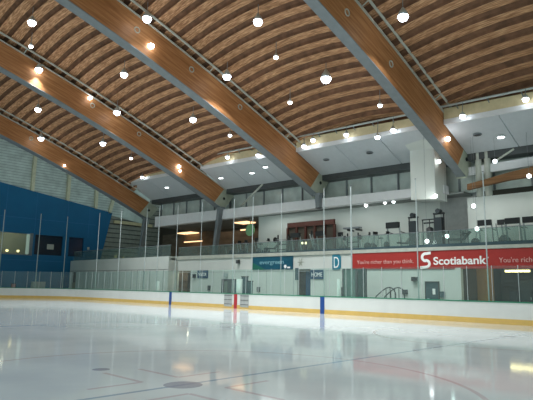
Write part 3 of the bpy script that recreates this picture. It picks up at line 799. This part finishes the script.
# dark teal timekeeper partitions
for px, w, py, lab in ((236.0, .3, 279.5, 'low teal box left of the white padded post'), (245, .55, 276.5, 'tall dark teal partition right of the red line marker'), (250, .42, 281, 'lower dark teal partition in the timekeeper box')):
    p = atY(px, py, 14.2); o = empty('partition', (p.x, 14.2, -.05), lab, 'partition', 'dark partitions behind the red line')
    obj('panel', B(-w/2, w/2, -.08, .08, .1, p.z), M['door_teal'], o); obj('top_cap', B(-w/2-.03, w/2+.03, -.1, .1, p.z, p.z+.07), M['dark'], o)
    obj('foot', B(-w/2, w/2, -.2, .2, 0, .1), M['dark'], o)
# glazed enclosure right of the D sign
for px0, px1, lab in ((343, 356, 'left grey-green glazed screen of the stair enclosure'), (357, 366, 'right darker glazed screen of the stair enclosure')):
    a, b = atY(px0, 269, 16.2), atY(px1, 269, 16.2); o = empty('glazed_screen', (a.x, 16.2, -.05), lab, 'screen', 'glazed screens before the wall')
    w = b.x-a.x; obj('pane', B(.05, w-.05, -.01, .01, .1, a.z), glass('screen glass', (120, 150, 140) if px0 < 350 else (80, 100, 96), .5), o)
    bm = bmesh.new()
    for xx in (0, w): box(bm, xx-.04, xx+.04, -.04, .04, 0, a.z+.05)
    box(bm, 0, w, -.04, .04, a.z, a.z+.06); box(bm, 0, w, -.04, .04, .05, .12); obj('frame', bm, M['steel_dark'], o)
a = atY(345, 290, 17.0); o = empty('equipment_case', (a.x, 17.2, -.05), 'dark box shapes behind the left glazed screen', 'case')
obj('body', B(-.5, .7, -.3, .3, 0, 1.55), M['steel_dark'], o); obj('lid', B(-.52, .72, -.32, .32, 1.55, 1.65), M['dark'], o)
# stair hand rails behind the glass
o = empty('stair_rail', (9.6, 16.4, -.05), 'curved dark handrails of a short stair below the red banner', 'handrail')
for y, offs in ((16.4, 0), (17.2, .35)):
    P = []
    for px, py in ((373, 300), (376, 296.5), (382, 291), (386, 288.2), (390, 287.2), (393.5, 289.2), (395.5, 293), (396, 300)):
        q = atY(px+offs*6, py, 16.4); P.append(Vector((q.x-9.6, y-16.4, q.z+.05)))
    P[0].z = 0; P[-1].z = 0
    bm = bmesh.new()
    for a, b in zip(P, P[1:]): tube(bm, a, b, .035, n=8)
    obj('hand_rail', bm, M['steel_dark'], o)
    for k in (2, 3, 4): obj('baluster', tube(bmesh.new(), (P[k].x, P[k].y, 0), P[k], .025, n=6), M['steel_dark'], o)
# lobby: pillar, warm column, tube lamp, dark cabinets
o = obj('wall_pillar', B(13.95, 14.3, 17.9, 18.0, 0, 2.85), M['white_wall']); struct(o)
a = atY(478, 272, 20.5); b = atY(491, 272, 20.5)
o = empty('timber_column', ((a.x+b.x)/2, 20.5, -.05), 'warm wooden column inside the dark lobby', 'column')
w = (b.x-a.x)/2; obj('shaft', B(-w, w, -.35, .35, 0, 3.1), M['warm_wood'], o); obj('capital', B(-w-.25, w+.25, -.5, .5, 3.1, 3.95), M['warm_wood'], o)
a, b = atY(505.5, 270.6, 18.9), atY(529.5, 271.6, 18.9)
o = empty('tube_light', (a+b)/2, 'warm fluorescent tube hanging inside the dark lobby', 'ceiling light')
w = (b.x-a.x)/2; obj('tube', B(-w, w, -.08, .08, -.05, .05), M['tube'], o); obj('housing', B(-w-.05, w+.05, -.12, .12, .05, .12), M['steel_pale'], o)
for sx in (-w*.7, w*.7): obj('hanger', tube(bmesh.new(), (sx, 0, .1), (sx, 0, 3.95-o.location.z), .015, n=6), M['steel_dark'], o)
for px, h, w, lab in ((467, 1.75, .6, 'low dark locker at the left of the lobby'), (528, 2.2, .7, 'tall dark locker at the right of the lobby'), (515.5, 1.6, .5, 'short dark bin beside the tall lobby locker')):
    p = atY(px, 290, 19.6); o = empty('locker', (p.x, 19.6, -.05), lab, 'locker', 'dark lockers in the lobby')
    obj('body', B(-w/2, w/2, -.3, .3, 0, h), M['dark'], o); d = obj('door', B(-w/2+.03, w/2-.03, -.33, -.3, .05, h-.05), M['machine'], o); obj('handle', B(w/2-.12, w/2-.08, -.36, -.33, h*.5, h*.5+.15), M['alu'], d)

# ------------------------------------------------------------------ gym: panel and machines
a, b = atY(288, 224, 20.6), atY(334.5, 223, 20.6)
o = empty('mirror_wall_unit', (a.x, 20.6, 4.1), 'red-brown framed wall unit with dark openings in the gym', 'wall unit')
w = b.x-a.x; h = a.z-4.1
obj('frame_head', B(0, w, -.1, .1, h-.35, h+.05), M['red_brown'], o)
obj('back_panel', B(.05, w-.05, .06, .1, 0, h-.3), M['dark_wall'], o)
for k in range(6): obj('frame_post', B(w*k/5-.1-(.0), w*k/5+.1, -.08, .08, 0, h-.35), M['red_brown'], o)
for px in (301.5, 305):
    p = atY(px, 243, 20.2); q = empty('small_lamp', (p.x, 20.3, 4.1), 'small warm lamp low before the red-brown unit, '+('left' if px < 303 else 'right')+' of the pair', 'lamp', 'pair of warm lamps in the gym')
    obj('bulb', lathe(bmesh.new(), [(.03, -.1), (.1, 0), (.03, .1)], (0, 0, p.z-4.1), 12), M['halo'], q); obj('stem', tube(bmesh.new(), (0, 0, 0), (0, 0, p.z-4.18), .025), M['dark'], q)
    obj('base', lathe(bmesh.new(), [(.15, 0), (.13, .03)]), M['dark'], q)

def treadmill():
    o = empty('treadmill', (0, 0, 4.1), 'x', 'treadmill', 'gym machines')
    obj('deck', B(-.38, .38, -.2, 1.5, .1, .24), M['machine'], o)
    for sx in (-.4, .4): obj('upright', tube(bmesh.new(), (sx, .05, .2), (sx, -.15, 1.35), .05), M['machine_pale'], o)
    obj('console', B(-.42, .42, -.3, -.12, 1.3, 1.65), M['dark'], o)
    for sx in (-.4, .4): obj('handle_bar', tube(bmesh.new(), (sx, -.15, 1.1), (sx, .5, 1.05), .03), M['machine'], o)
    for sy in (-.1, 1.4): obj('foot', B(-.36, .36, sy-.06, sy+.06, 0, .1), M['dark'], o)
    return o
def bike():
    o = empty('exercise_bike', (0, 0, 4.1), 'x', 'exercise bike', 'gym machines')
    for sx in (-.5, .5): obj('foot_bar', tube(bmesh.new(), (sx, -.25, .05), (sx, .25, .05), .045), M['dark'], o)
    obj('beam', tube(bmesh.new(), (-.5, 0, .07), (.5, 0, .07), .05), M['machine'], o)
    obj('flywheel', tube(bmesh.new(), (.3, -.05, .42), (.3, .05, .42), .3, n=20), M['machine'], o)
    obj('seat_post', tube(bmesh.new(), (-.2, 0, .1), (-.35, 0, 1.0), .04), M['machine_pale'], o); obj('seat', B(-.5, -.2, -.12, .12, 1.0, 1.08), M['dark'], o)
    obj('handle_post', tube(bmesh.new(), (.25, 0, .3), (.45, 0, 1.25), .04), M['machine_pale'], o); obj('handle_bar', tube(bmesh.new(), (.45, -.28, 1.3), (.45, .28, 1.3), .03), M['dark'], o)
    obj('console', B(.42, .5, -.14, .14, 1.3, 1.52), M['dark'], o)
    obj('pedal', B(.15, .45, -.2, -.12, .28, .33), M['dark'], o)
    return o
def elliptical():
    o = empty('elliptical_trainer', (0, 0, 4.1), 'x', 'elliptical trainer', 'gym machines')
    obj('base_frame', B(-.8, .7, -.3, .3, 0, .12), M['machine'], o)
    obj('drive_cover', lathe(bmesh.new(), [(.1, 0), (.38, .1), (.38, .5), (.15, .75)], (.4, 0, .1)), M['machine'], o, True)
    obj('mast', tube(bmesh.new(), (.3, 0, .5), (.1, 0, 1.6), .05), M['machine_pale'], o); obj('console', B(.0, .12, -.25, .25, 1.5, 1.85), M['dark'], o)
    for s in (-1, 1):
        obj('arm', tube(bmesh.new(), (.25, s*.3, .4), (-.1, s*.3, 1.6), .035), M['machine_pale'], o)
        obj('foot_plate', B(-.6, .1, s*.2-.09, s*.2+.09, .3, .38), M['dark'], o)
    return o
def bench():
    o = empty('weight_bench', (0, 0, 4.1), 'x', 'weight bench', 'gym machines')
    obj('pad', B(-.65, .25, -.16, .16, .5, .6), M['dark'], o)
    bp = B(0, .75, -.16, .16, 0, .1); bmesh.ops.rotate(bp, verts=bp.verts, matrix=Matrix.Rotation(-.8, 3, 'Y')); bmesh.ops.translate(bp, verts=bp.verts, vec=(.25, 0, .52)); obj('back_pad', bp, M['dark'], o)
    for sx in (-.5, .5): obj('leg', tube(bmesh.new(), (sx, 0, 0), (sx*.6, 0, .5), .04), M['machine_pale'], o); obj('foot_bar', tube(bmesh.new(), (sx, -.28, .03), (sx, .28, .03), .035), M['machine'], o)
    return o
def tower():
    o = empty('cable_tower', (0, 0, 4.1), 'x', 'cable machine', 'gym machines')
    obj('weight_stack', B(-.26, .26, -.22, .22, .1, 2.0), M['machine'], o)
    for sx in (-.32, .32): obj('post', tube(bmesh.new(), (sx, 0, 0), (sx, 0, 2.3), .045), M['dark'], o)
    obj('top_pulley', tube(bmesh.new(), (-.0, -.2, 2.42), (.0, .2, 2.42), .16, n=14), M['machine'], o)
    obj('cross_head', B(-.36, .36, -.1, .1, 2.22, 2.32), M['dark'], o); obj('base', B(-.4, .4, -.45, .45, 0, .08), M['dark'], o)
    return o
def rack():
    o = empty('weight_rack', (0, 0, 4.1), 'x', 'weight rack', 'gym machines')
    for sx in (-.6, .6):
        obj('post', B(sx-.05, sx+.05, -.05, .05, 0, 1.9), M['dark'], o); obj('foot', B(sx-.06, sx+.06, -.5, .5, 0, .08), M['dark'], o)
    obj('barbell', tube(bmesh.new(), (-1.05, -.1, 1.45), (1.05, -.1, 1.45), .03), M['machine_pale'], o)
    for sx in (-.85, .85): obj('plate', tube(bmesh.new(), (sx-.05, -.1, 1.45), (sx+.05, -.1, 1.45), .24, n=18), M['dark'], o)
    for z in (.55, 1.0): obj('shelf', B(-.6, .6, -.2, .2, z, z+.06), M['machine'], o)
    return o
protos = {}
def put(kind, px, lab, Y=19.1, rz=0, sc=1):
    f = {'t': treadmill, 'b': bike, 'e': elliptical, 'n': bench, 'c': tower, 'r': rack}[kind]
    if kind not in protos: protos[kind] = o = f()
    else: o = copy_tree(protos[kind])
    p = atY(px, 245, Y); o.location = (p.x, Y, 4.1); o.rotation_euler = (0, 0, rz); o.scale = (sc, sc, sc)
    o['label'] = lab
put('b', 229, 'dark exercise bike at the far left of the gym, left of the netting pole', 19.0, .4, .9)
put('e', 239, 'dark elliptical trainer just right of the second raking column', 19.6, .2, .8)
put('b', 247, 'dark exercise bike below the round green sign', 18.9, 2.6, .95)
put('e', 256, 'elliptical trainer at the left end of the white gym wall', 20.0, .3, .9)
put('b', 264, 'exercise bike before the left of the white gym wall', 18.9, .2, .95)
put('n', 272, 'weight bench left of the dark gym rack', 18.8, 1.2)
put('r', 283, 'dark weight rack touching the left of the red-brown unit', 20.0, 0, .95)
put('t', 297, 'treadmill before the left openings of the red-brown unit', 18.7, .1)
put('e', 311, 'elliptical trainer before the middle of the red-brown unit', 19.0, .6, .95)
put('t', 322, 'treadmill before the right openings of the red-brown unit', 18.7, -.1)
put('e', 340, 'elliptical trainer at the right edge of the red-brown unit', 20.1, 1.4, .9)
put('r', 353, 'weight rack beside the brightest netting pole', 20.0, 0, .8)
put('b', 364, 'exercise bike right of the brightest netting pole', 18.8, .3, .9)
put('e', 376, 'elliptical trainer before the middle of the white gym wall', 19.8, 2.9, .8)
put('b', 384, 'exercise bike left of the treadmill with the tall console', 18.7, -.3, .85)
put('t', 395, 'treadmill with tall dark console left of the cable towers', 18.9, 0, 1.15)
put('n', 404.5, 'weight bench just left of the cable towers', 19.3, 1.3, .9)
put('c', 414, 'left dark cable tower of the pair before the white wall', 19.0, 0, .95)
put('c', 440, 'right dark cable tower of the pair before the white wall', 19.0, 0, 1.0)
put('r', 455, 'weight rack before the dark grey gym recess', 20.4, 0, .7)
put('n', 460, 'weight bench before the dark grey gym recess', 18.8, .1, .9)
put('b', 471, 'exercise bike at the left end of the right gym wall', 19.6, .3, .9)
put('t', 487, 'treadmill right of the netting pole before the right gym wall', 18.7, 0, .95)
put('e', 502, 'elliptical trainer between two treadmills by the right gym wall', 19.6, 1.5, .9)
put('t', 515, 'treadmill second from the right edge of the gym', 18.7, 0, .95)
put('t', 533, 'treadmill at the right edge of the gym', 18.65, 0, .95)
# the cross bar and hanging pulley of the cable machine
a, b = atY(415, 220, 19.0), atY(440, 219, 19.0)
o = empty('pull_up_frame', ((a.x+b.x)/2, 19.3, 4.1), 'dark pull-up frame hung with a punch bag between the cable towers', 'pull-up frame')
w = (b.x-a.x)/2; zt = a.z-4.1
for sx in (-w*.55, w*.55): obj('post', tube(bmesh.new(), (sx, 0, 0), (sx, 0, zt), .035), M['dark'], o)
obj('cross_bar', tube(bmesh.new(), (-w*.62, 0, zt), (w*.62, 0, zt), .04), M['dark'], o)
pb = obj('punch_bag', lathe(bmesh.new(), [(.1, zt-1.65), (.22, zt-1.55), (.24, zt-.6), (.1, zt-.5)]), M['dark'], o, True); obj('strap', tube(bmesh.new(), (0, 0, zt-.5), (0, 0, zt), .03), M['dark'], pb)
obj('pull_bar', tube(bmesh.new(), (-.4, 0, zt-.22), (.4, 0, zt-.22), .05), M['dark'], o)
a, b = atY(343, 228.5, 20.3), atY(359, 228, 20.3)
o = empty('wall_shelf', a, 'thin grey shelf on the white gym wall beside the brightest pole', 'shelf')
obj('board', B(0, b.x-a.x, 0, .4, -.06, .06), M['steel_grey'], o); obj('bracket', B(.3, .4, .1, .9, -.2, -.06), M['steel_dark'], o); obj('bracket', B(b.x-a.x-.4, b.x-a.x-.3, .1, .9, -.2, -.06), M['steel_dark'], o)

# ------------------------------------------------------------------ lamps
def light(kind, name, loc, energy, color, parent=None, size=.2, spot=2.6):
    ld = bpy.data.lights.new(name, kind); ld.energy = energy; ld.color = color
    if kind == 'SPOT': ld.spot_size = spot; ld.spot_blend = 1; ld.shadow_soft_size = size
    elif kind == 'POINT': ld.shadow_soft_size = size
    o = bpy.data.objects.new(name, ld); COL.objects.link(o); o.location = loc
    if parent: o.parent = parent
    return o
LAMP_W = 3000
def hang_lamp(px, py, big, lab, energy=1.0):
    """lamp hanging below the roof where the sight line reaches 0.9 m beneath the troughs"""
    d = ray(px, py); t = 5.0; bay = None
    while t < 60:
        q = CAM+d*t
        bb = [b for b in BAYS if b[0] <= q.x <= b[1]]
        if bb: zr = roof_z(q.x, q.y, bb[0])-.16
        else: zr = 21.5 if t > 200 else zb(q.y)+2.2
        if q.z > zr-.9 or q.y > 16.6: break
        t += .05
    if q.y > 16.6: zr = q.z+.35
    build_lamp(q, zr, big, lab, energy)
BIG = [(32, 22, 'white hanging lamp at the upper left, left of all others near the top'),
       (147, 18, 'bright hanging lamp above the third arch near the top edge'),
       (124, 74, 'bright hanging lamp between second and third arch, nearer the third'),
       (39, 69, 'bright hanging lamp on the upper edge of the second arch, far left'),
       (117, 112, 'bright hanging lamp on the upper edge of the second arch, mid span'),
       (38, 109, 'bright hanging lamp between the two left arches, far left'),
       (41, 138, 'bright hanging lamp in front of the farthest arch, above the clerestory'),
       (103, 143, 'bright hanging lamp between the two left arches, mid span'),
       (258, 21, 'bright hanging lamp at top centre between third and nearest arch'),
       (227, 76, 'bright hanging lamp on the upper edge of the third arch'),
       (193, 119, 'bright hanging lamp between second and third arch, right part'),
       (326, 78, 'brightest large hanging lamp left of the nearest arch'),
       (403, 16, 'bright hanging lamp just right of the nearest arch near the top')]
SMALL = [(31, 46, 'small hanging lamp directly below the upper left lamp'),
         (276, 57, 'small hanging lamp below the top centre lamp'),
         (290, 102, 'small hanging lamp below and left of the brightest lamp'),
         (380, 105, 'small hanging lamp close to the left of the nearest arch'),
         (230, 135, 'small hanging lamp between second and third arch above the soffit'),
         (131, 158, 'small hanging lamp above the leftmost soffit panel')]
ADDED_UNSEEN = [(-4, -8, 'added hanging lamp beyond the top of the view over the third bay'), (8, -8, 'added hanging lamp beyond the top of the view, left of the nearest arch'),
         (20, -8, 'added hanging lamp beyond the top of the view, right of the nearest arch'), (20, 2, 'added hanging lamp, out of view, over the near right of the ice'),
         (-16, -8, 'added hanging lamp beyond the top left of the view'), (10, 0, 'added hanging lamp above the near dots, out of view'), (29, -4, 'added hanging lamp, out of view, above the near corner of the ice')]  # unseen lamps, added to light the near ice
RAILS = [(142, 177, 'small lamp on the soffit rail beside the farthest arch'),
         (227.5, 157, 'small lamp on the soffit rail right of the second arch'),
         (258, 155, 'small lamp on the soffit rail left of the third arch'),
         (304, 146, 'larger lamp on the soffit rail touching the third arch'),
         (313, 140, 'small lamp on the soffit rail just right of the third arch'),
         (346.3, 134.5, 'small lamp on the soffit rail between third and nearest arch, left one'),
         (393, 130, 'small lamp on the soffit rail just left of the nearest arch'),
         (462.5, 116, 'lamp on the soffit rail just right of the nearest arch'),
         (525.5, 99, 'rightmost lamp on the soffit rail'),
         (377.5, 137, 'small lamp just under the soffit rail left of the nearest arch')]
def build_lamp(q, zr, big, lab, energy=1.0):
    o = empty('hanging_lamp', q, lab, 'ceiling lamp', 'white lamps under the roof')
    s = (1.3 if 'brightest' in lab else 1.08) if big else .62
    obj('globe', lathe(bmesh.new(), [(.05*s, -.26*s), (.17*s, -.2*s), (.24*s, -.06*s), (.22*s, .06*s), (.1*s, .12*s)], n=14), M['lamp_glow' if big else 'lamp_soft'], o, True)
    obj('housing', lathe(bmesh.new(), [(.25*s, .0), (.2*s, .16*s), (.09*s, .34*s), (.06*s, .4*s)], n=14), M['alu'], o, True)
    obj('stem', tube(bmesh.new(), (0, 0, .38*s), (0, 0, max(.45*s, zr-q.z+.1)), .02, n=6), M['steel_grey'], o)
    near = [a[0] for a in ARCH if -1.6 < q.x-a[0] < 1.3]
    light('SPOT', 'lamp_light', (0, 0, -.3*s), LAMP_W*(1 if big else .35)*energy*(.25 if near else 1), (.93, .97, 1), o, .2, 1.75 if near else 2.1)
for ex, ey, lab in ADDED_UNSEEN:
    bb = [b for b in BAYS if b[0] <= ex <= b[1]]; zr = roof_z(ex, ey, bb[0])-.16
    build_lamp(Vector((ex, ey, zr-.9)), zr, True, lab)
for a in BIG: hang_lamp(a[0], a[1], True, a[2])
for a in SMALL: hang_lamp(a[0], a[1], False, a[2])
def rail_lamp(px, py, lab):
    p = atY(px, py, 16.55); o = empty('rail_lamp', p, lab, 'lamp', 'lamps on the soffit rail')
    obj('globe', lathe(bmesh.new(), [(.05, -.17), (.15, -.1), (.17, .02), (.1, .1)], n=12), M['lamp_glow'], o, True)
    obj('housing', lathe(bmesh.new(), [(.175, .02), (.13, .16), (.05, .26)], n=12), M['alu'], o, True)
    zr = max(.3, sz1(p.x)+1.05-p.z)
    obj('stem', tube(bmesh.new(), (0, 0, .22), (0, .1, zr), .02, n=6), M['steel_grey'], o)
    light('SPOT', 'lamp_light', (0, 0, -.22), 25, (1, .96, .86), o, .15, 2.8)
for a in RAILS: rail_lamp(*a)
def soffit_light(px, py, lab, on=True):
    d = ray(px, py); t = 10
    while t < 70:
        q = CAM+d*t
        if q.y >= 17 and q.z >= sz1(q.x)+(sz2(q.x)-sz1(q.x))*(q.y-17)/3.1-.03: break
        t += .02
    o = empty('downlight', q, lab, 'downlight', 'downlights in the soffit')
    obj('lens', lathe(bmesh.new(), [(.2, -.04), (.2, .02)], n=14), M['lamp_soft' if on else 'dark'], o)
    obj('trim_ring', lathe(bmesh.new(), [(.27, -.02), (.27, .06)], n=16), M['alu' if on else 'steel_grey'], o)
for a in ((221, 178, 'lit downlight in the soffit right of the second arch, left one'), (252, 173, 'lit downlight in the soffit left of the third arch'),
          (265.5, 167, 'small lit downlight high in the soffit left of the third arch'), (167, 187.5, 'lit downlight in the leftmost soffit panels'),
          (501, 137, 'lit downlight in the soffit right of the nearest arch')): soffit_light(*a)
for a in ((370, 153, 'unlit dark downlight in the soffit left of the white shaft'), (326.5, 160, 'unlit dark downlight in the soffit right of the third arch'),
          (477.5, 135, 'unlit dark downlight in the soffit just right of the nearest arch')): soffit_light(*a, on=False)
def arch_lamp(i, px, py, s, lab):
    X = ARCH[i][0]; p = atX(px, py, X+.12); o = empty('arch_lamp', p, lab, 'lamp', 'lamps fixed to the arches')
    obj('globe', lathe(bmesh.new(), [(.04*s, -.15*s), (.16*s, -.08*s), (.16*s, .08*s), (.04*s, .15*s)], n=12), M['lamp_glow'], o, True)
    obj('bracket', B(-.13, -.02, -.06, .06, -.06, .06), M['steel_pale'], o)
    light('POINT', 'lamp_light', (.35, 0, -.2), 6*s, (.96, .98, 1), o, .1)
arch_lamp(2, 151, 46, 1.1, 'round lamp fixed on the face of the third arch near its top')
arch_lamp(1, 90, 98, .9, 'round lamp fixed on the face of the second arch')
arch_lamp(1, 179, 166.5, .9, 'upper of two lamps fixed low on the second arch')
arch_lamp(1, 180.3, 171, .6, 'lower of two lamps fixed low on the second arch')
arch_lamp(3, 448, 139, .9, 'round lamp fixed low on the nearest arch')
arch_lamp(0, 64.5, 165.5, .6, 'small lamp fixed under the farthest arch')
# lamp reflections in near glass, built as glowing globes, plus three lamps under the band
for px, py, lab in ((439, 161.5, 'lamp reflection built as a small globe right of the white shaft'), (495, 161.3, 'lamp reflection built as a small globe at the foot of the right diagonal brace'),
                    (435.5, 196, 'lamp reflection built as a small globe below the white shaft'), (473.5, 206, 'lamp reflection built as a small globe on the right gym wall'),
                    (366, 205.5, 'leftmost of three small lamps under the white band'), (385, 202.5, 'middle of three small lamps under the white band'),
                    (393.5, 201.5, 'rightmost of three small lamps under the white band'), (477, 229, 'lamp reflection built as a small globe low before the right gym wall'),
                    (447, 236.2, 'lamp reflection built as a small globe right of the right cable tower'), (427, 241.2, 'lamp reflection built as a small globe below the punch bag'),
                    (529, 176, 'lamp reflection built as a small globe on the rising timber beam')):
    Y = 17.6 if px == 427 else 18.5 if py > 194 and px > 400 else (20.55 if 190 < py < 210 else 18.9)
    p = atY(px, py, Y); o = empty('lamp_and_reflection', p, lab, 'lamp', 'small round lamps by the gym')
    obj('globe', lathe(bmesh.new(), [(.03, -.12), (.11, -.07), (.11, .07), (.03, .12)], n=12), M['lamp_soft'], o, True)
    if px in (435.5, 473.5): light('POINT', 'lamp_light', (0, -.2, -.25), 22, (.95, 1, .98), o, .12)  # added fill to brighten the gym recess and right wall
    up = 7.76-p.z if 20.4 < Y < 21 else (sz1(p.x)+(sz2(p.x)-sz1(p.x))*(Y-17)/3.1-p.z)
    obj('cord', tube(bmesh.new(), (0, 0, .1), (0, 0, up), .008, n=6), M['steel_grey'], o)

# bare room lights with no fixtures, added to brighten the spaces
def area(name, loc, size, energy, color, rot=(0, 0, 0), sy=None):
    ld = bpy.data.lights.new(name, 'AREA'); ld.energy = energy; ld.color = color; ld.size = size
    if sy: ld.shape = 'RECTANGLE'; ld.size_y = sy
    o = bpy.data.objects.new(name, ld); COL.objects.link(o); o.location = loc; o.rotation_euler = rot; return o
area('gym_fill', (3, 19.8, 7.6), 14, 95, (.95, 1, .98), sy=.6)
area('gym_fill', (20, 19.2, 7.2), 10, 40, (.95, 1, .98), sy=.6)
area('upper_room_light', (-14, 23, 7.5), 6, 70, (1, .8, .6))
light('POINT', 'lobby_fill', (17, 19.2, 3.3), 60, (1, .85, .6), None, .3)
light('POINT', 'visitor_room_fill', (-12.8, 19, 3.1), 60, (1, .85, .65), None, .3)
light('POINT', 'viewing_room_fill', (-35.4, 10.5, 7.5), 130, (1, .95, .8), None, .3)

# ------------------------------------------------------------------ world and view
w = bpy.data.worlds.new('World'); SC.world = w; w.use_nodes = True
w.node_tree.nodes['Background'].inputs['Color'].default_value = lin((178, 204, 206))
w.node_tree.nodes['Background'].inputs['Strength'].default_value = .85
vs_ = SC.view_settings
vs_.view_transform = 'Standard'; vs_.look = 'None'; vs_.exposure = 0; vs_.gamma = 1; vs_.use_curve_mapping = False
